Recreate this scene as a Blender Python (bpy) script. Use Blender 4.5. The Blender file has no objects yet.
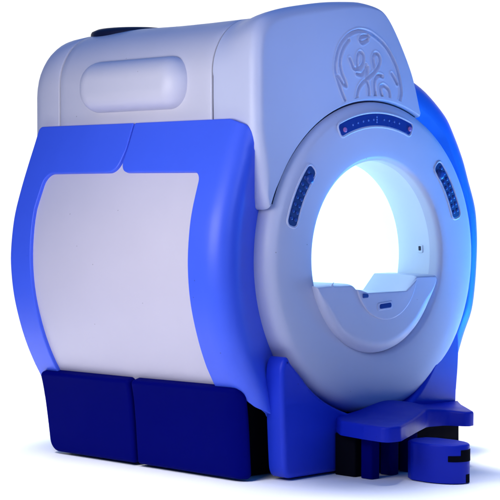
import bpy, bmesh, math, random
from mathutils import Vector, geometry
random.seed(7)
sc = bpy.context.scene
COL = sc.collection
pi = math.pi

# ------------------------------------------------------------------ materials
def material(name, col, rough=.45, spec=.4, coat=0., bump=.03, bscale=260., mottle=.04, metallic=0., emit=None, estr=0., fleck=.45):
    m = bpy.data.materials.new(name); m.use_nodes = True
    nt = m.node_tree; b = nt.nodes['Principled BSDF']
    b.inputs['Roughness'].default_value = rough
    b.inputs['Specular IOR Level'].default_value = spec
    b.inputs['Coat Weight'].default_value = coat
    b.inputs['Coat Roughness'].default_value = .2
    b.inputs['Metallic'].default_value = metallic
    tc = nt.nodes.new('ShaderNodeTexCoord')
    n1 = nt.nodes.new('ShaderNodeTexNoise'); n1.inputs['Scale'].default_value = 3.2; n1.inputs['Detail'].default_value = 6
    nt.links.new(tc.outputs['Object'], n1.inputs['Vector'])
    mp = nt.nodes.new('ShaderNodeMapRange')
    mp.inputs['To Min'].default_value = 1 - mottle; mp.inputs['To Max'].default_value = 1 + mottle
    nt.links.new(n1.outputs['Fac'], mp.inputs['Value'])
    mx = nt.nodes.new('ShaderNodeVectorMath'); mx.operation = 'SCALE'
    mx.inputs[0].default_value = col
    nt.links.new(mp.outputs['Result'], mx.inputs['Scale'])
    vo = nt.nodes.new('ShaderNodeTexVoronoi'); vo.inputs['Scale'].default_value = 8      # a few small specks of dirt
    nt.links.new(tc.outputs['Object'], vo.inputs['Vector'])
    sp = nt.nodes.new('ShaderNodeMapRange'); sp.interpolation_type = 'SMOOTHSTEP'
    sp.inputs['From Min'].default_value = .018; sp.inputs['From Max'].default_value = .036; sp.inputs['To Min'].default_value = 1 - fleck
    nt.links.new(vo.outputs['Distance'], sp.inputs['Value'])
    m2 = nt.nodes.new('ShaderNodeVectorMath'); m2.operation = 'SCALE'
    nt.links.new(mx.outputs['Vector'], m2.inputs[0]); nt.links.new(sp.outputs['Result'], m2.inputs['Scale'])
    nt.links.new(m2.outputs['Vector'], b.inputs['Base Color'])
    mr = nt.nodes.new('ShaderNodeMapRange')
    mr.inputs['To Min'].default_value = max(.02, rough - .08); mr.inputs['To Max'].default_value = rough + .08
    n2 = nt.nodes.new('ShaderNodeTexNoise'); n2.inputs['Scale'].default_value = 9; n2.inputs['Detail'].default_value = 8
    nt.links.new(tc.outputs['Object'], n2.inputs['Vector'])
    nt.links.new(n2.outputs['Fac'], mr.inputs['Value']); nt.links.new(mr.outputs['Result'], b.inputs['Roughness'])
    if bump:
        n3 = nt.nodes.new('ShaderNodeTexNoise'); n3.inputs['Scale'].default_value = bscale; n3.inputs['Detail'].default_value = 3
        nt.links.new(tc.outputs['Object'], n3.inputs['Vector'])
        bp = nt.nodes.new('ShaderNodeBump'); bp.inputs['Strength'].default_value = bump; bp.inputs['Distance'].default_value = .004
        nt.links.new(n3.outputs['Fac'], bp.inputs['Height']); nt.links.new(bp.outputs['Normal'], b.inputs['Normal'])
    if emit:
        b.inputs['Emission Color'].default_value = (*emit, 1); b.inputs['Emission Strength'].default_value = estr
    return m

M = {
 'shell':  material('shell_paint', (.56, .58, .72), .42),
 'side':   material('side_cover_paint', (.60, .585, .66), .42),
 'panel':  material('silver_panel_paint', (.62, .575, .645), .40, mottle=.03),
 'blue':   material('blue_frame_paint', (.052, .118, .78), .42),
 'hull':   material('blue_hull_paint', (.020, .19, .76), .42),
 'base':   material('darkened_blue_paint', (.003, .016, .40), .45, spec=.2),  # plinth blue, darkened in colour to offset the overhead floor lamps
 'plinth': material('plinth_blue_paint', (.011, .038, .55), .44, spec=.25),
 'navy':   material('navy_paint', (.0004, .0014, .115), .6, spec=.015),
 'dark':   material('dark_navy_plastic', (.004, .005, .030), .5),
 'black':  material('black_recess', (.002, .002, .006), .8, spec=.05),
 'disp':   material('display_glass', (.012, .045, .26), .25, bump=0),
 'key':    material('keypad_blue', (.018, .06, .28), .35, bump=0),
 'grille': material('grille_blue', (.010, .035, .16), .5, bump=0),
 'pink':   material('pink_button', (.42, .16, .40), .35, bump=0),
 'mark':   material('pale_mark', (.10, .20, .55), .4, bump=0),
 'throat': material('throat_paint', (.70, .74, .84), .40),
 'liner':  material('bore_liner_added_glow', (.8, .85, .9), .5, bump=0, emit=(.58, .90, 1.0), estr=.72),  # added glow whitens the bore and tints its rim cyan
 'floor':  material('white_floor', (.93, .93, .93), .6, spec=.2, bump=0, mottle=.01, fleck=0.),
}

# ------------------------------------------------------------------ helpers
def finish(bm, name, mat, parent, smooth=True, angle=None, recalc=True):
    bmesh.ops.remove_doubles(bm, verts=bm.verts[:], dist=1e-5)
    if recalc: bmesh.ops.recalc_face_normals(bm, faces=bm.faces[:])
    me = bpy.data.meshes.new(name); bm.to_mesh(me); bm.free()
    for p in me.polygons: p.use_smooth = smooth
    me.materials.append(mat)
    if angle: me.set_sharp_from_angle(angle=math.radians(angle))
    o = bpy.data.objects.new(name, me); COL.objects.link(o)
    o.parent = parent
    return o

def empty(name, loc, label, cat):
    o = bpy.data.objects.new(name, None); COL.objects.link(o)
    o.location = loc; o.empty_display_size = .2
    o['label'] = label; o['category'] = cat
    return o

def area2(p): return sum(p[i][0]*p[(i+1) % len(p)][1] - p[(i+1) % len(p)][0]*p[i][1] for i in range(len(p)))

def roundpoly(pts, n=7):
    """pts: (u, v, radius) -> polygon with rounded corners"""
    out = []; N = len(pts)
    for i in range(N):
        p0 = Vector(pts[i-1][:2]); p = Vector(pts[i][:2]); p1 = Vector(pts[(i+1) % N][:2])
        r = pts[i][2] if len(pts[i]) > 2 else 0
        if r <= 0: out.append(p); continue
        a = (p0-p).normalized(); b = (p1-p).normalized()
        ang = a.angle(b)
        t = min(r/math.tan(ang/2), (p0-p).length*.49, (p1-p).length*.49)
        A = p + a*t; B = p + b*t
        rr = t*math.tan(ang/2)
        c = p + (a+b).normalized()*(rr/math.sin(ang/2))
        a0 = math.atan2(A.y-c.y, A.x-c.x); a1 = math.atan2(B.y-c.y, B.x-c.x)
        d = (a1-a0+pi) % (2*pi) - pi
        for k in range(n+1):
            q = a0 + d*k/n
            out.append(c + Vector((math.cos(q), math.sin(q)))*rr)
    return out

def catmull(pts, closed=False, n=6):
    pts = [Vector(p) for p in pts]; N = len(pts); out = []
    for i in range(N if closed else N-1):
        g = lambda k: pts[k % N] if closed else pts[max(0, min(N-1, k))]
        p0, p1, p2, p3 = g(i-1), g(i), g(i+1), g(i+2)
        for k in range(n):
            t = k/n
            out.append(.5*((2*p1) + (p2-p0)*t + (2*p0-5*p1+4*p2-p3)*t*t + (3*p1-p0-3*p2+p3)*t*t*t))
    if not closed: out.append(pts[-1])
    return out

def densify(poly, step):
    out = []; N = len(poly)
    for i in range(N):
        a = Vector(poly[i]); b = Vector(poly[(i+1) % N])
        L = (b-a).length
        if L < 1e-6: continue
        k = max(1, int(math.ceil(L/step)))
        out += [a + (b-a)*(j/k) for j in range(k)]
    return out

def inset(poly, ds):
    N = len(poly); out = []
    for i in range(N):
        d = ds[i] if hasattr(ds, '__len__') else ds
        e0 = (poly[i]-poly[i-1]).normalized(); e1 = (poly[(i+1) % N]-poly[i]).normalized()
        n0 = Vector((-e0.y, e0.x)); n1 = Vector((-e1.y, e1.x))
        m = n0+n1
        if m.length < 1e-6: m = n0.copy()
        m.normalize()
        k = max(.5, m.dot(n0))
        out.append(poly[i] + m*(d/k))
    return out

def inside(p, poly):
    c = False; N = len(poly); j = N-1
    for i in range(N):
        a, b = poly[i], poly[j]
        if (a.y > p[1]) != (b.y > p[1]) and p[0] < (b.x-a.x)*(p[1]-a.y)/(b.y-a.y)+a.x: c = not c
        j = i
    return c

def cap(bm, poly, f, d, grid=None, hole=None, rev=False):
    vs = list(poly); n = len(vs)
    edges = [(i, (i+1) % n) for i in range(n)]
    if hole:
        k = len(vs); vs += hole; h = len(hole)
        edges += [(k+i, k+(i+1) % h) for i in range(h)]
    if grid:
        gu, gv = grid
        xs = [p.x for p in poly]; ys = [p.y for p in poly]
        small = inset(poly, min(gu, gv)*.55)
        u = min(xs)+gu*.5
        while u < max(xs):
            v = min(ys)+gv*.5
            while v < max(ys):
                if inside((u, v), small) and not (hole and inside((u, v), hole)): vs.append(Vector((u, v)))
                v += gv
            u += gu
    r = geometry.delaunay_2d_cdt(vs, edges, [], 0, 1e-7)
    bv = [bm.verts.new(f(p.x, p.y, d)) for p in r[0]]
    for t in r[2]:
        c = sum((r[0][i] for i in t), Vector((0, 0)))/3
        if not inside(c, poly) or (hole and inside(c, hole)): continue
        t = list(t)
        A2 = (r[0][t[1]]-r[0][t[0]]).cross(r[0][t[2]]-r[0][t[0]])
        if abs(A2) < 2e-8: continue
        if A2 < 0: t.reverse()
        if rev: t.reverse()
        try: bm.faces.new([bv[i] for i in t])
        except ValueError: pass

def plate_bm(bm, poly, f, thick, bevel=.01, nb=4, step=.03, grid=None, weights=None, wsmooth=0, back=True, lift=0., support=.004):
    poly = [Vector(p) for p in poly]
    if area2(poly) < 0: poly.reverse()
    poly = densify(poly, step)
    w = [weights(p.x, p.y) for p in poly] if weights else [1.]*len(poly)
    for _ in range(wsmooth): w = [(w[i-1]+w[i]*2+w[(i+1) % len(w)])/4 for i in range(len(w))]
    loops = []
    nd = max(1, int((thick-bevel)/.06))
    for k in range(nd+1): loops.append((0., -thick + (thick-bevel)*k/nd))
    for k in range(1, nb+1):
        a = pi/2*k/nb
        loops.append((bevel*(1-math.cos(a)), -bevel+bevel*math.sin(a)))
    if support: loops.append((bevel+support, 0.))
    rows = []
    for ins, d in loops:
        q = inset(poly, [ins*x for x in w])
        rows.append([bm.verts.new(f(p.x, p.y, d+lift)) for p in q])
    N = len(poly)
    for a, b in zip(rows, rows[1:]):
        for i in range(N):
            j = (i+1) % N
            bm.faces.new((a[i], a[j], b[j], b[i]))
    cap(bm, inset(poly, [loops[-1][0]*x for x in w]), f, lift, grid)
    if back: cap(bm, poly, f, -thick+lift, grid, rev=True)

def plate(name, mat, parent, poly, f, thick, angle=40, **kw):
    bm = bmesh.new(); plate_bm(bm, poly, f, thick, **kw)
    u, v = poly[0][0], poly[0][1]; e = 1e-4; o = Vector(f(u, v, 0))
    if (Vector(f(u+e, v, 0))-o).cross(Vector(f(u, v+e, 0))-o).dot(Vector(f(u, v, e))-o) < 0:
        bmesh.ops.reverse_faces(bm, faces=bm.faces[:])
    return finish(bm, name, mat, parent, angle=angle, recalc=False)

def loft(bm, loops, closed=True):
    rows = [[bm.verts.new(p) for p in l] for l in loops]
    N = len(rows[0])
    for a, b in zip(rows, rows[1:]):
        for i in range(N if closed else N-1):
            j = (i+1) % N
            bm.faces.new((a[i], a[j], b[j], b[i]))
    return rows

def frontY(y0):                       # plane facing -y, (u,v)=(x,z), d towards the viewer
    return lambda u, v, d: (u, y0-d, v)
def topZ(z0):
    return lambda u, v, d: (u, v, z0+d)

def interp(tab, t):
    """smooth (Hermite) interpolation in a sorted table of (t, value)"""
    n = len(tab)
    if t <= tab[0][0]:
        s = (tab[1][1]-tab[0][1])/(tab[1][0]-tab[0][0]); return tab[0][1]+s*(t-tab[0][0])
    if t >= tab[-1][0]:
        s = (tab[-1][1]-tab[-2][1])/(tab[-1][0]-tab[-2][0]); return tab[-1][1]+s*(t-tab[-1][0])
    for i in range(n-1):
        if tab[i][0] <= t <= tab[i+1][0]: break
    def sl(k):
        a = max(0, k-1); b = min(n-1, k+1)
        return (tab[b][1]-tab[a][1])/(tab[b][0]-tab[a][0])
    h = tab[i+1][0]-tab[i][0]; x = (t-tab[i][0])/h
    return ((2*x**3-3*x**2+1)*tab[i][1] + (x**3-2*x**2+x)*h*sl(i)
            + (-2*x**3+3*x**2)*tab[i+1][1] + (x**3-x**2)*h*sl(i+1))

# ------------------------------------------------------------------ setting
bm = bmesh.new()
bmesh.ops.create_grid(bm, x_segments=4, y_segments=4, size=3.5)
bmesh.ops.translate(bm, verts=bm.verts[:], vec=(0, .6, 0))
floor = finish(bm, 'floor', M['floor'], None)
floor['kind'] = 'structure'; floor['label'] = 'plain white studio floor'

scanner = empty('mri_scanner', (0, 0, 0), 'blue and pale lavender MRI scanner with a round bore, standing on the white floor', 'MRI scanner')

# ------------------------------------------------------------------ barrel side
LPROF = [(0., -.80), (.25, -.885), (.44, -.965), (.52, -1.012), (.63, -1.068), (.75, -1.116), (.9, -1.160), (1.02, -1.181), (1.15, -1.190), (1.28, -1.184),
         (1.41, -1.165), (1.56, -1.122), (1.70, -1.074), (1.82, -1.030), (1.92, -.995), (2.05, -.95)]
DPROF = [(0., -.968), (.12, -.976), (.26, -.985), (.36, -.994), (.43, -1.004), (.5, -1.020), (.6, -1.05)]
RB = .20
RF = .11                                         # fold of the frame's front edge
def barrel(off=0., prof=LPROF, R=RF, y0=0., slope=.35):
    def f(s, z, d):
        x = interp(prof, z); dx = (interp(prof, z+.01)-interp(prof, z-.01))/.02
        n = Vector((-1, dx)).normalized()          # outward in (x,z)
        if s >= R: y = s; ins = 0.; ny, nn = 0., 1.
        else:
            a = (R-s)/R
            if a <= pi/2:
                y = R-R*math.sin(a); ins = R-R*math.cos(a); ny, nn = -math.sin(a), math.cos(a)
            else:
                e = R*(a-pi/2); y = slope*e; ins = R + e     # dished flange running back to the bezel
                ny, nn = -1/math.hypot(1, slope), -slope/math.hypot(1, slope)
        D = d+off
        # insets are taken horizontally so the front flange stays level
        return (x + ins + n.x*nn*D, y0 + y + ny*D, z + n.y*nn*D)
    return f
SMIN = RF - RF*pi/2 - .26
# panel behind the frame
panel_poly = roundpoly([(.16, .40, .02), (1.66, .40, .02), (1.66, 1.70, .02), (.96, 1.70, .02), (.96, 1.79, .02), (.86, 1.79, .02), (.86, 1.70, .02), (.16, 1.70, .02)])
plate('side_panel', M['panel'], scanner, panel_poly, barrel(-.022), .010, bevel=.003, nb=2, step=.05, grid=(.07, .05), back=False)['label'] = 'silver curved side panel'
# front half of the blue frame (wraps round the front corner)
fr = [(SMIN, 1.62, .0), (SMIN, .38, .0), (-.10, .335, .05), (.02, .395, .05), (.09, .462, .05), (.16, .49, .0), (.242, .49, .0),
      (.25, .60, .0), (.252, 1.0, .0), (.25, 1.640, .055),
      (.905, 1.645, .055), (.892, 1.77, .0), (.887, 1.92, .012), (.13, 1.92, .09), (.015, 1.885, .08), (-.07, 1.80, .08), (-.13, 1.66, .05)]
plate('side_frame', M['blue'], scanner, roundpoly(fr), barrel(0.), .045, bevel=.006, nb=3, step=.03, grid=(.04, .05))['label'] = 'front half of the blue side frame'
rr = [(1.765, .40, .0), (1.575, .40, .0), (1.58, .60, .0), (1.58, 1.44, .0), (1.555, 1.645, .075),
      (.937, 1.645, .11), (.903, 1.77, .0), (.898, 1.92, .012), (1.735, 1.922, .03), (1.765, 1.15, .0)]
plate('side_frame', M['blue'], scanner, roundpoly(rr), barrel(0.), .045, bevel=.006, nb=3, step=.03, grid=(.08, .05))['label'] = 'rear half of the blue side frame'
# navy lower doors
door = barrel(.012, DPROF, .07, .055, 0.)
d1 = [(-.03, .012, .03), (.835, .014, .02), (.843, .487, .025), (-.03, .497, .06)]
plate('lower_door', M['navy'], scanner, roundpoly(d1), door, .06, bevel=.02, nb=5, step=.02, grid=(.08, .05))['label'] = 'front navy lower door'
d2 = [(.855, .014, .02), (1.605, .012, .075), (1.655, .482, .03), (.862, .486, .025)]
plate('lower_door', M['navy'], scanner, roundpoly(d2), door, .06, bevel=.02, nb=5, step=.03, grid=(.08, .05))['label'] = 'rear navy lower door'

# ------------------------------------------------------------------ hull (blue body behind the covers, right flank, back)
RPROF = [(.43, 2.225), (.59, 2.15), (.755, 2.03), (.845, 1.915), (.935, 1.765), (.995, 1.628), (1.06, 1.47), (1.083, 1.32), (1.085, 1.176), (1.068, .977), (1.03, .80), (.955, .663), (.89, .523), (.84, .41), (.82, .3), (.81, .07)]
hull = [Vector((-.80, .53))] + [Vector((interp(LPROF, z)+.05, z)) for z in [.56+.067*k for k in range(21)]]
hull += [Vector(p) for p in [(-.90, 2.12), (-.88, 2.22), (-.82, 2.32), (-.70, 2.37), (-.5, 2.39), (-.1, 2.41), (.10, 2.40), (.28, 2.32)]]
hull += catmull(RPROF, n=4) + [Vector((.80, .05)), Vector((.3, .05)), Vector((.25, .53))]
hull = densify(hull, .07)
if area2(hull) < 0: hull.reverse()
BCZ = 1.172
bore_hole = [Vector((.585*math.cos(2*pi*k/64), BCZ+.585*math.sin(2*pi*k/64))) for k in range(64)]
bm = bmesh.new(); loops = []
prof = [(.30, .085)] + [(RB*(1-math.cos(a)), RB-RB*math.sin(a)+.006) for a in [pi/2*k/8 for k in range(8, -1, -1)]]
prof += [(0, .6), (0, 1.0), (0, 1.4)] + [(.12*(1-math.cos(a)), 1.62+.12*math.sin(a)) for a in [pi/2*k/6 for k in range(7)]]
def hy(x, y): return y + (.16*max(0, min(1, -x/.35)) if y < .5 else 0)     # set back behind the left covers
for ins, y in prof: loops.append([(p.x, hy(p.x, y), p.y) for p in inset(hull, ins)])
loft(bm, loops)
cap(bm, inset(hull, .30), lambda u, v, d: (u, hy(u, .085), v), 0, None, bore_hole)
cap(bm, inset(hull, .12), frontY(1.74), 0, None, bore_hole)
finish(bm, 'gantry_hull', M['hull'], scanner, angle=50)['label'] = 'blue barrel body and right flank'
# block painted black for the shade in the gap beside the front leg
plate('gap_shade_block', M['black'], scanner, roundpoly([(-.86, .17, .02), (.76, .17, .02), (.76, 1.60, .02), (-.90, 1.60, .02)]), topZ(.52), .51, bevel=.01, nb=2)

# ------------------------------------------------------------------ upper side covers
def ztop(y): return interp([(.0, 2.485), (.3, 2.478), (.8, 2.474), (1.2, 2.480), (1.5, 2.474), (1.8, 2.45)], y)
def uprof(y, ins=0.):
    T = ztop(y)-ins; r = .31
    L = -.965+ins
    zb0 = 1.86+ins*.3; pts = [(L, zb0+(T-r-.01-zb0)*k/4) for k in range(5)]
    for k in range(13):
        a = pi - pi/2*k/12
        pts.append((L+r+r*math.cos(a), T-r+r*math.sin(a)))
    pts += [(-.6, T+.008), (-.4, T+.012), (-.2, T+.01), (-.08, T)]
    for k in range(1, 9):
        a = pi/2 - pi/2*k/8
        pts.append((-.08-ins+.16*math.cos(a), T-.16+.16*math.sin(a)))
    pts += [(.08-ins, 2.1), (-.2, 1.9+ins)]
    return pts
def upper(name, ys, label):
    bm = bmesh.new()
    loops = [[(x, y, z) for x, z in uprof(y, i)] for y, i in ys]
    rows = loft(bm, loops)
    bm.faces.new(rows[0]); bm.faces.new(rows[-1])
    o = finish(bm, name, M['side'], scanner, angle=40); o['label'] = label; return o
upper('upper_cover', [(.302, .006), (.305, .002), (.310, 0)] + [(.310+(1.572-.310)*k/24, 0) for k in range(1, 25)] + [(1.577, .002), (1.580, .006)], 'pale upper side cover')
upper('rear_cover', [(1.590, .006), (1.593, .002), (1.598, 0), (1.70, 0), (1.73, 0)] + [(1.73+.18*math.sin(a), .17*(1-math.cos(a))) for a in [pi/2*k/9 for k in range(1, 10)]], 'pale rear upper cover')
# liner seen in the seams
bm = bmesh.new()
rows = loft(bm, [[(x, y, z) for x, z in uprof(y, .012)] for y in (.25, .6, 1.0, 1.4, 1.66)]); bm.faces.new(rows[0]); bm.faces.new(rows[-1])
finish(bm, 'cover_liner', M['dark'], scanner, angle=40)
# pill shaped swelling on the side cover
sideX = lambda u, v, d: (-.965-d, u, v)
bm = bmesh.new(); rows = []
for k in range(12):
    a = pi/2*min(k, 10)/10
    t = .108*(1-math.cos(a)) + (.006 if k == 11 else 0)
    p = roundpoly([(.50+t, 1.985+t, .13-t), (1.35-t, 1.985+t, .13-t), (1.35-t, 2.275-t, .135-t), (.48+t, 2.275-t, .14-t)], n=10)
    rows.append([bm.verts.new(sideX(q.x, q.y, -.012+.112*math.sin(a))) for q in p])
for a, b in zip(rows, rows[1:]):
    for i in range(len(a)): bm.faces.new((a[i], a[(i+1) % len(a)], b[(i+1) % len(a)], b[i]))
bm.faces.new(rows[-1])
finish(bm, 'side_bulge', M['side'], scanner)
# dark cap on the roof
bm = bmesh.new(); loops = []
for r, z in [(.40, 0), (.40, .05), (.39, .062), (.34, .075), (.2, .082)]:
    loops.append([(-.57+r*.55*math.cos(2*pi*k/48), 1.40+r*.66*math.sin(2*pi*k/48), 2.420+z) for k in range(48)])
rows = loft(bm, loops); bm.faces.new(rows[-1])
finish(bm, 'roof_cap', M['dark'], scanner, angle=45)

# ------------------------------------------------------------------ front hood
RC = 1.17
def arc(r, a0, a1, n, cz=RC): return [Vector((r*math.cos(math.radians(a0+(a1-a0)*k/n)), cz+r*math.sin(math.radians(a0+(a1-a0)*k/n)))) for k in range(n+1)]
hood = [Vector((r*math.cos(math.radians(a)), RC+r*math.sin(math.radians(a)))) for a, r in [(64.8+(159.5-64.8)*k/40, .872+.014*max(0, (k-12)/28)) for k in range(41)]]
hood += [Vector(p) for p in [(-.840, 1.455), (-.857, 1.438), (-.876, 1.448), (-.894, 1.50), (-.908, 1.58), (-.930, 1.70), (-.950, 1.80), (-.962, 1.88), (-.965, 2.05), (-.965, 2.2)]]
hood += catmull([(-.965, 2.25), (-.950, 2.36), (-.90, 2.435), (-.83, 2.478), (-.74, 2.506), (-.598, 2.535), (-.4, 2.566), (-.197, 2.584), (-.097, 2.585), (.021, 2.566), (.09, 2.525), (.168, 2.435), (.265, 2.288), (.327, 2.166), (.387, 1.985)], n=5)
hood = roundpoly([(p.x, p.y, 0) for p in hood])
if area2(hood) < 0: hood.reverse()
hood = densify(hood, .03)
HB = .060; HF = -.035
def hw(p):
    r = math.hypot(p.x, p.y-RC)
    if p.y < 1.56: return .35
    if p.y < 2.2 and r < .90 and p.x > -.86: return .2
    if p.x > .08: return .32
    if p.x < -.5: return 1.
    return 1. - .68*(p.x+.5)/.58 if p.x > -.5 else 1.
ws = [hw(p) for p in hood]
for _ in range(6): ws = [(ws[i-1]+ws[i]*2+ws[(i+1) % len(ws)])/4 for i in range(len(ws))]
def seam(p, y):                                 # the shoulder runs into the side cover's at the seam
    k = max(0, min(1, (y-.02)/.27)); k = k*k*(3-2*k)
    c = Vector((-.965+.31, ztop(.3)-.31))
    z = hz(p, y)
    if p.x < c.x and z > c.y:
        q = c + (Vector((p.x, z))-c).normalized()*.31
        return (p.x+(q.x-p.x)*k, y, z+(q.y-z)*k)
    return (p.x, y, z)
def hz(p, y):                                   # roof falls a little towards the seam
    k = max(0, min(1, (y-.02)/.27))
    if p.y < 2.25: return p.y
    t = (p.y-2.25)/.35
    Tq = 2.25 + (ztop(.3)-2.25)*min(1, t*1.55)
    return p.y*(1-k) + min(p.y, Tq)*k
bm = bmesh.new(); loops = []
st = [(.292, .006), (.289, .002), (.284, 0)] + [(.284-(.284-(HF+HB))*k/7, 0) for k in range(1, 8)]
st += [(HF+HB-HB*math.sin(a), HB*(1-math.cos(a))) for a in [pi/2*k/9 for k in range(1, 10)]] + [(HF, HB+.006)]
for y, ins in st:
    q = inset(hood, [ins*w for w in ws]) if ins else hood
    loops.append([seam(p, y) for p in q])
loft(bm, loops)
# emblem: a monogram in a ring pressed into the hood, its foot cut by the bezel
STROKES = [[(-0.273, 2.034), (-0.31, 2.096), (-0.333, 2.144), (-0.35, 2.178), (-0.354, 2.219), (-0.343, 2.276), (-0.318, 2.331), (-0.274, 2.378), (-0.222, 2.408), (-0.163, 2.425), (-0.103, 2.424), (-0.057, 2.414), (0.007, 2.386), (0.061, 2.353), (0.11, 2.305), (0.154, 2.246), (0.18, 2.185), (0.194, 2.133), (0.198, 2.084), (0.18, 2.033)], [(-0.317, 2.221), (-0.315, 2.254), (-0.303, 2.293), (-0.28, 2.332), (-0.244, 2.367)], [(-0.333, 2.166), (-0.317, 2.156), (-0.296, 2.13), (-0.266, 2.117), (-0.274, 2.142), (-0.3, 2.179), (-0.315, 2.221)], [(-0.08, 2.402), (-0.133, 2.395), (-0.153, 2.376), (-0.134, 2.36), (-0.088, 2.38)], [(0.116, 2.201), (0.139, 2.177), (0.163, 2.147)], [(-0.237, 2.267), (-0.216, 2.234), (-0.202, 2.215), (-0.169, 2.214), (-0.14, 2.231), (-0.125, 2.259), (-0.126, 2.292), (-0.153, 2.307), (-0.175, 2.28), (-0.178, 2.24), (-0.165, 2.218)], [(-0.177, 2.186), (-0.14, 2.183), (-0.112, 2.207), (-0.102, 2.24)], [(-0.087, 2.226), (-0.092, 2.197), (-0.1, 2.172)], [(-0.031, 2.222), (-0.042, 2.258), (-0.044, 2.283), (-0.023, 2.308), (0.006, 2.296), (0.016, 2.267), (0.004, 2.238), (-0.023, 2.209), (-0.069, 2.177), (-0.102, 2.156), (-0.132, 2.139), (-0.164, 2.103), (-0.18, 2.052)], [(-0.094, 2.15), (-0.079, 2.112), (-0.077, 2.057)], [(0.038, 2.182), (0.003, 2.187), (-0.026, 2.161), (-0.031, 2.114), (-0.018, 2.059)], [(0.046, 2.132), (0.021, 2.122), (0.023, 2.091), (0.039, 2.067)], [(0.055, 2.129), (0.081, 2.116), (0.097, 2.092), (0.101, 2.048)]]
EMB = []
for p in catmull(STROKES[0], n=3):
    c = Vector((-.075, 2.12)); q = Vector(p)
    q = c + (q-c)*(1+.032/(q-c).length)
    EMB.append(q)
EMB = [p for p in EMB if math.hypot(p.x, p.y-RC) > .905]
a0 = math.atan2(EMB[-1].y-RC, EMB[-1].x); a1 = math.atan2(EMB[0].y-RC, EMB[0].x)
EMB += [Vector((.899*math.cos(a0+(a1-a0)*k/24), RC+.899*math.sin(a0+(a1-a0)*k/24))) for k in range(25)]
if area2(EMB) < 0: EMB.reverse()
cap(bm, inset(hood, [(HB+.006)*w for w in ws]), frontY(HF), 0, (.06, .06), EMB)
hood_o = finish(bm, 'front_hood', M['shell'], scanner, angle=60)

SEG = []
for st_ in STROKES:
    c = catmull(st_, n=3)
    SEG += [(a.x, a.y, b.x, b.y) for a, b in zip(c, c[1:])]
def groove(u, v):
    m = 9.
    for ax, ay, bx, by_ in SEG:
        if min(ax, bx)-.03 > u or max(ax, bx)+.03 < u or min(ay, by_)-.03 > v or max(ay, by_)+.03 < v: continue
        dx, dy = bx-ax, by_-ay
        t = max(0, min(1, ((u-ax)*dx+(v-ay)*dy)/(dx*dx+dy*dy+1e-12)))
        m = min(m, math.hypot(u-ax-t*dx, v-ay-t*dy))
    w = .0098
    if m < w: return -.020*(1-(m/w)**2)**1.2
    if m < 2*w: return .0030*math.sin(pi*(m-w)/w)
    return 0.
bm = bmesh.new()
cap(bm, EMB, lambda u, v, d: (u, HF-groove(u, v), v), 0, (.0046, .0046))
finish(bm, 'emblem', M['shell'], hood_o)['label'] = 'round engraved monogram emblem'

# ------------------------------------------------------------------ front bezel ring
def lathe(bm, prof, n=128, cz=None):
    loops = []
    for r, y in prof:
        t = max(0, min(1, (r-.62)/.24)); z0 = BCZ + (RC-BCZ)*t if cz is None else cz
        loops.append([(r*math.cos(2*pi*k/n), y, z0+r*math.sin(2*pi*k/n)) for k in range(n)])
    return loft(bm, loops)
FY = -.055
prof = [(.85, .16), (.880, .13), (.878, .07), (.875, .03)] + [(.803+.072*math.cos(a), .03+(FY+.005-.03)*math.sin(a)) for a in [pi/2*k/9 for k in range(1, 10)]]
prof += [(.77, FY), (.72, FY), (.685, FY), (.655, FY+.001), (.625, FY+.002), (.600, FY+.004)]
prof += [(.573-.036*math.sin(a), -.014-.036*math.cos(a)) for a in [pi/2*k/7 for k in range(1, 8)]]
prof += [(.537, .03)]
bm = bmesh.new(); lathe(bm, prof)
ring = finish(bm, 'front_bezel', M['shell'], scanner, angle=60)
bm = bmesh.new()
rows = [[bm.verts.new((r*math.cos(math.radians(a)), y, RC+r*math.sin(math.radians(a)))) for a in range(66, 161, 2)] for r, y in [(.845, .03), (.85, -.006), (.884, -.006), (.886, .03)]]
for a, b in zip(rows, rows[1:]):
    for k in range(len(a)-1): bm.faces.new((a[k], a[k+1], b[k+1], b[k]))
finish(bm, 'bezel_seam_shade', M['dark'], scanner, angle=40)  # dark strip added to deepen the shade in the hood seam
bm = bmesh.new(); lathe(bm, [(.5375, .025), (.537, .08), (.537, .16), (.537, .262), (.539, .267), (.572, .269)])
throat = finish(bm, 'bore_throat', M['throat'], scanner, angle=50)
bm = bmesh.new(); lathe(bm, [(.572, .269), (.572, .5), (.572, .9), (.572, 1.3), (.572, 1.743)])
finish(bm, 'bore_liner', M['liner'], scanner)['label'] = 'tube lining of the bore with an added white glow'

def polar(y0):
    return lambda a, r, d: (r*math.cos(math.radians(a)), y0-d, BCZ+r*math.sin(math.radians(a)))
def arcplate(a0, a1, r0, r1, rad, n=24):
    """rounded arc band in (x,z)"""
    c = Vector((-.012, BCZ)); P = lambda a, r: c + Vector((math.cos(math.radians(a)), math.sin(math.radians(a))))*r
    am = math.degrees(rad/r1)
    pts = []
    def corner(a, r, sa, sr, q0):
        out = []
        for k in range(6):
            q = q0 + pi/2*k/5
            out.append(P(a+sa*0+am*math.cos(q), r+rad*math.sin(q)))
        return out
    pts += corner(a1-am, r1-rad, 0, 0, 0)[0:6]
    pts += [P(a1-am+(a0-a1+2*am)*k/n, r1) for k in range(1, n)]
    pts += corner(a0+am, r1-rad, 0, 0, pi/2)
    pts += corner(a0+am, r0+rad, 0, 0, pi)
    pts += [P(a0+am+(a1-a0-2*am)*k/n, r0) for k in range(1, n)]
    pts += corner(a1-am, r0+rad, 0, 0, 3*pi/2)
    return pts
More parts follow.
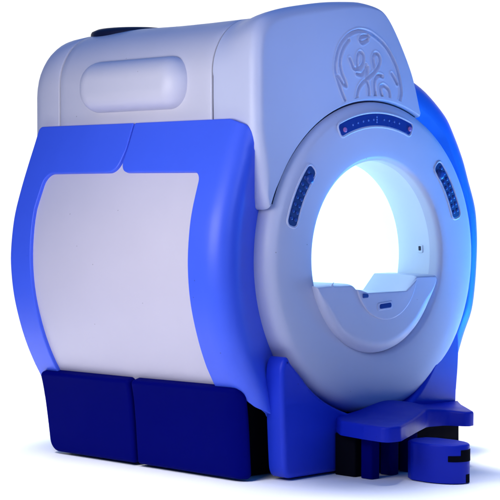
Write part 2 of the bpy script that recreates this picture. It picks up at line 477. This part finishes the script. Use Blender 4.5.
def recess(name, a0, a1, r0, r1, rad, mat, label):
    # pale rolled lip round a sunken insert
    bm = bmesh.new()
    outer = [Vector(p) for p in arcplate(a0, a1, r0, r1, rad)]
    if area2(outer) < 0: outer.reverse()
    f = frontY(FY)
    rows = []
    for ins, d in [(-.010, -.002), (-.007, .003), (-.003, .0045), (.001, .003), (.004, -.001), (.006, -.004)]:
        rows.append([bm.verts.new(f(p.x, p.y, d)) for p in inset(outer, ins)])
    N = len(outer)
    for a, b in zip(rows, rows[1:]):
        for i in range(N): bm.faces.new((a[i], a[(i+1) % N], b[(i+1) % N], b[i]))
    holder = finish(bm, name, M['shell'], scanner); holder['label'] = label
    return holder, inset(outer, .005)
# top display
h, ins = recess('display', 68.5, 115.5, .728, .803, .022, None, 'curved dark blue display strip')
plate('screen', M['disp'], h, ins, frontY(FY), .01, bevel=.0015, nb=2, lift=.0015, step=.02, angle=30)
def disc(bm, x, z, r, y0, hgt, n=16):
    loops = []
    for rr_, d in [(r, -.004), (r, hgt*.5), (r*.85, hgt*.9), (r*.4, hgt)]:
        loops.append([(x+rr_*math.cos(2*pi*k/n), y0-d, z+rr_*math.sin(2*pi*k/n)) for k in range(n)])
    rows = loft(bm, loops); bm.faces.new(rows[-1])
for a in (71, 113):
    bm = bmesh.new(); q = math.radians(a); disc(bm, .766*math.cos(q), BCZ+.762*math.sin(q), .014, FY-.001, .008)
    finish(bm, 'button', M['pink'], h)
for a, dz in [(78+3.3*k, 0) for k in range(10) if abs(78+3.3*k-92) > 2.2] + [(92.5, -.014), (92.5, 0), (92.5, .014)]:
    bm = bmesh.new(); q = math.radians(a); disc(bm, .766*math.cos(q), BCZ+dz+.766*math.sin(q), .006, FY-.001, .003, 10)
    finish(bm, 'indicator', M['mark'], h)
# two curved keypads
for a0, a1, lab in ((137.5, 166, 'left curved blue keypad'), (17, 46, 'right curved blue keypad')):
    h, ins = recess('keypad', a0, a1, .688, .766, .03, None, lab)
    plate('keypad_plate', M['grille'], h, ins, frontY(FY), .01, bevel=.0015, nb=2, lift=.0008, step=.02, angle=30)
    for i in range(8):
        for j in (-1, 1):
            aa = math.radians(a0+3.4+(a1-a0-6.8)*i/7); rad_ = .727+.0165*j
            bm = bmesh.new(); disc(bm, -.012+rad_*math.cos(aa), BCZ+rad_*math.sin(aa), .0105, FY-.0008, .004, 14)
            finish(bm, 'key', M['key'], h)
    top = a0+5.5 if a0 > 90 else a1-5.5
    aa = math.radians(top); bm = bmesh.new(); disc(bm, -.012+.712*math.cos(aa), BCZ+.712*math.sin(aa), .026, FY-.001, .011, 20)
    finish(bm, 'knob', M['key'], h)

# latch slot on the throat wall
bm = bmesh.new()
ta = math.radians(3.5)
thr = lambda u, v, d: ((.537-d)*math.cos(ta+v), .10+u, BCZ+(.537-d)*math.sin(ta+v))
plate_bm(bm, roundpoly([(-.022, -.045, .012), (.022, -.045, .012), (.022, .045, .012), (-.022, .045, .012)]), thr, .01, bevel=.004, nb=2, lift=.006, back=False)
lt = finish(bm, 'latch', M['throat'], scanner)
plate('latch_slot', M['dark'], lt, roundpoly([(-.010, -.02, .006), (.008, -.02, .006), (.008, .03, .006), (-.010, .03, .006)]), thr, .004, bevel=.001, nb=2, lift=.0075, back=False)

# ------------------------------------------------------------------ patient bridge in the lower bore
br = [(.45, 1.062, .0), (.322, 1.062, .02), (.222, .968, .012), (-.10, .968, .012), (-.165, .990, .03), (-.215, 1.030, .06), (-.505, 1.030, .012)]
br = roundpoly(br, n=5)
bot = [Vector((.536*math.cos(math.radians(a)), BCZ+.536*math.sin(math.radians(a)))) for a in [195.6+(345-195.6)*k/60 for k in range(61)]]
bpoly = bot + [Vector((.505, 1.060))] + br
SH = .062
chinf = lambda u, v, d: (u - SH*max(0, min(1, (.26+d)/.26))**2, -.10-d, v)
chinp = lambda u, v, d: (u - SH, -.10-d, v)
bm = bmesh.new()
def bw(u, v):
    if math.hypot(u, v-BCZ) < .525: return .2
    t = max(0, min(1, (1.0-v)/.12))
    return .2 + .8*t*t*(3-2*t)
plate_bm(bm, bpoly, chinf, .37, bevel=.070, nb=8, step=.025, grid=(.05, .05), weights=bw, wsmooth=6, support=.004)
bridge = finish(bm, 'patient_bridge', M['shell'], scanner, angle=60)
cin = [Vector((.058+.262*math.cos(math.radians(a)), 1.085+.262*math.sin(math.radians(a)))) for a in [199+(350-199)*k/40 for k in range(41)]]
cin = cin + [Vector(p) for p in [(.226, .978), (-.10, .978), (-.160, .996)]]
plate('cradle_end', M['shell'], bridge, cin, chinp, .012, bevel=.005, nb=3, lift=.010, step=.02, angle=50)
sl = roundpoly([(-.01, .885, .011), (.09, .890, .011), (.09, .918, .011), (-.01, .912, .011)])
slo = plate('slot', M['shell'], bridge, [(.04+(p.x-.04)*1.35, .901+(p.y-.901)*1.7) for p in sl], chinp, .006, bevel=.003, nb=2, lift=.013)
plate('slot_opening', M['disp'], bridge, sl, chinp, .004, bevel=.001, nb=2, lift=.0145, angle=30)
sm = roundpoly([(-.150, .950, .008), (-.105, .952, .008), (-.105, .972, .008), (-.150, .976, .008)])
plate('latch_tab', M['key'], bridge, sm, chinp, .012, bevel=.0025, nb=2, lift=.0165, angle=50)

# ------------------------------------------------------------------ blue plinth in front
def by(x): return -.085 + .055*max(0, min(1, (x-.05)/.7))
fb = lambda u, v, d: (u, by(u)-d, v)
base = [(-.822, .42), (-.824, .56), (-.815, .62), (-.793, .655), (-.768, .655), (-.745, .622), (-.68, .562), (-.60, .482), (-.48, .400), (-.33, .334), (-.16, .285), (.02, .27),
        (.17, .30), (.318, .381), (.42, .47), (.498, .564), (.56, .645), (.608, .715), (.640, .758), (.690, .765), (.725, .73), (.745, .65), (.738, .5), (.72, .35), (.71, .12), (.68, .03), (.55, .012), (.3, .012), (0, .012), (-.3, .012), (-.55, .012), (-.70, .012), (-.765, .016), (-.797, .05), (-.806, .12), (-.815, .27)]
base = catmull(base, True, n=4)
plate('plinth', M['plinth'], scanner, base, fb, .115, bevel=.024, nb=7, step=.02, grid=(.06, .06), support=.005)

# ------------------------------------------------------------------ table dock
dock = plate('table_dock', M['base'], scanner,
     roundpoly([(-.36, -.04, .0), (-.49, -.20, .08), (-.53, -.40, .1), (-.552, -.575, .045), (-.449, -.588, .05), (-.127, -.420, .1), (.10, -.310, .1), (.235, -.335, .06), (.28, -.458, .05), (.345, -.45, .05), (.582, -.176, .06), (.72, -.04, .0)]),
     lambda u, v, d: (u, v, .31 + d + max(0, (d+.085)/.085)*.052*math.exp(-((u-.06)/.22)**2)*max(0, min(1, (v+.48)/.35))**1.3), .08, bevel=.013, nb=5, step=.02, grid=(.03, .03))
dock['label'] = 'winged blue docking shelf'
for x0, x1, y0, y1 in ((-.42, -.35, -.36, -.28), (-.24, -.17, -.34, -.26), (-.08, -.01, -.34, -.26), (-.42, .48, -.24, -.093)):  # the wide last block is black to give the shade under the shelf
    plate('support', M['black'] if x1 > .2 else M['navy'], dock, roundpoly([(x0, y0, .012), (x1, y0, .012), (x1, y1, .012), (x0, y1, .012)]), topZ(.228), .225, bevel=.004, nb=2)
fcx, fcy, frx, fry = -.175, -.62, .118, .185
dr = [(fcx+frx*math.cos(math.radians(a)), fcy+fry*math.sin(math.radians(a))) for a in range(186, 355, 6)] + [(-.06, -.52), (-.09, -.46), (-.16, -.44), (-.24, -.46), (-.285, -.52)]
drawer = plate('dock_foot', M['base'], scanner, dr, topZ(.208), .203, bevel=.012, nb=4, step=.02, grid=(.05, .05))
drawer['label'] = 'rounded blue foot of the dock'
foot = lambda u, v, d: (fcx+(frx+d)*math.cos(u/.15), fcy+(fry+d)*math.sin(u/.15), v)
dg = lambda a: math.radians(a)*.15
plate('foot_slot', M['black'], drawer, roundpoly([(dg(-136), .118, .004), (dg(-58), .118, .004), (dg(-58), .180, .004), (dg(-108), .180, .004), (dg(-108), .150, .003), (dg(-136), .150, .004)]), foot, .006, bevel=.001, nb=2, step=.012, grid=(.015, .015), lift=.003)
plate('foot_slot', M['black'], drawer, roundpoly([(dg(-92), .006, .003), (dg(-76), .006, .003), (dg(-76), .05, .003), (dg(-92), .05, .003)]), foot, .006, bevel=.001, nb=2, step=.012, grid=(.015, .015), lift=.003)

# ------------------------------------------------------------------ camera
cam = bpy.data.cameras.new('camera'); co = bpy.data.objects.new('camera', cam); COL.objects.link(co)
co.location = (-7.63, -6.654, 1.49)
co.rotation_euler = (pi/2 - math.atan(50/1800), 0, -math.radians(45))
cam.sensor_width = 36; cam.lens = 1800/500*36; cam.clip_end = 500
sc.camera = co

# ------------------------------------------------------------------ light
def lamp(name, loc, target, size, power, col, spread=None, sizey=None):
    l = bpy.data.lights.new(name, 'AREA'); l.energy = power; l.color = col; l.size = size
    if sizey: l.shape = 'RECTANGLE'; l.size_y = sizey
    if spread: l.spread = math.radians(spread)
    o = bpy.data.objects.new(name, l); COL.objects.link(o); o.location = loc
    o.rotation_euler = (Vector(target)-Vector(loc)).to_track_quat('-Z', 'Y').to_euler()
    return o
lamp('key_softbox', (-3.1, .15, 1.85), (-1, .75, 1.7), 1.9, 44, (1, .97, .94), sizey=.9)
lamp('front_softbox', (-1.8, -5.2, 3.0), (-.45, 0, 2.15), 1.2, 3.6, (.54, .64, 1.0), spread=27)
lamp('azure_rim_lamp', (2.9, -.75, .35), (.95, .1, 1.35), 1.1, 19, (.01, .30, 1.0), spread=42)
lamp('left_floor_fill', (-3.3, .8, 4.0), (-1.72, .8, 0), 3.4, 15, (1, .98, 1), spread=11, sizey=1.5)  # added lamp that whitens the floor along the left side
lamp('front_floor_fill', (0, -1.35, 4.0), (0, -1.25, 0), 3.4, 11, (1, 1, 1), spread=16, sizey=.9)  # added to brighten the floor strip ahead of the scanner
lamp('dock_floor_fill', (1.3, -.55, 3.6), (1.3, -.55, 0), 1.6, 8, (1, 1, 1), spread=12, sizey=.6)  # added lamp, fills the dim floor beside the dock
lamp('flank_floor_fill', (1.7, .1, 3.6), (1.7, .1, 0), 1.2, 7, (1, 1, 1), spread=12, sizey=1.2)  # added to lift the floor next to the right flank
lamp('rear_floor_fill', (1.3, 3.9, 3.8), (1.3, 3.9, 0), 6.2, 150, (1, 1, 1), spread=22, sizey=3.2)  # added overhead lamp that blows out the floor behind
lamp('right_floor_fill', (3.0, .7, 3.6), (3.0, .7, 0), 3.4, 110, (1, 1, 1), spread=22, sizey=4.0)  # extra lamp added to whiten the floor on the right

w = bpy.data.worlds.new('World'); sc.world = w; w.use_nodes = True
nt = w.node_tree; bg = nt.nodes['Background']
tc = nt.nodes.new('ShaderNodeTexCoord')
dt = nt.nodes.new('ShaderNodeVectorMath'); dt.operation = 'DOT_PRODUCT'
dt.inputs[1].default_value = (math.sin(math.radians(45)), math.cos(math.radians(45)), 0)
nt.links.new(tc.outputs['Generated'], dt.inputs[0])
mr = nt.nodes.new('ShaderNodeMapRange'); mr.interpolation_type = 'SMOOTHSTEP'
mr.inputs['From Min'].default_value = .76; mr.inputs['From Max'].default_value = .92
nt.links.new(dt.outputs['Value'], mr.inputs['Value'])
mxc = nt.nodes.new('ShaderNodeMix'); mxc.data_type = 'RGBA'
sx = nt.nodes.new('ShaderNodeSeparateXYZ'); nt.links.new(tc.outputs['Generated'], sx.inputs[0])
mz = nt.nodes.new('ShaderNodeMapRange'); mz.interpolation_type = 'SMOOTHSTEP'; mz.inputs['From Min'].default_value = .15; mz.inputs['From Max'].default_value = .75
nt.links.new(sx.outputs['Z'], mz.inputs['Value'])
mxz = nt.nodes.new('ShaderNodeMix'); mxz.data_type = 'RGBA'
mxz.inputs['A'].default_value = (.03, .06, .18, 1); mxz.inputs['B'].default_value = (.03, .17, .62, 1)
nt.links.new(mz.outputs['Result'], mxz.inputs['Factor']); nt.links.new(mxz.outputs['Result'], mxc.inputs['A'])
mxc.inputs['B'].default_value = (1.15, 1.15, 1.15, 1)
nt.links.new(mr.outputs['Result'], mxc.inputs['Factor'])
nt.links.new(mxc.outputs['Result'], bg.inputs['Color']); bg.inputs['Strength'].default_value = 1

sc.view_settings.view_transform = 'Standard'; sc.view_settings.look = 'None'
sc.view_settings.exposure = 0; sc.view_settings.gamma = 1
sc.render.engine = 'CYCLES'
sc.cycles.max_bounces = 8
sc.render.film_transparent = False
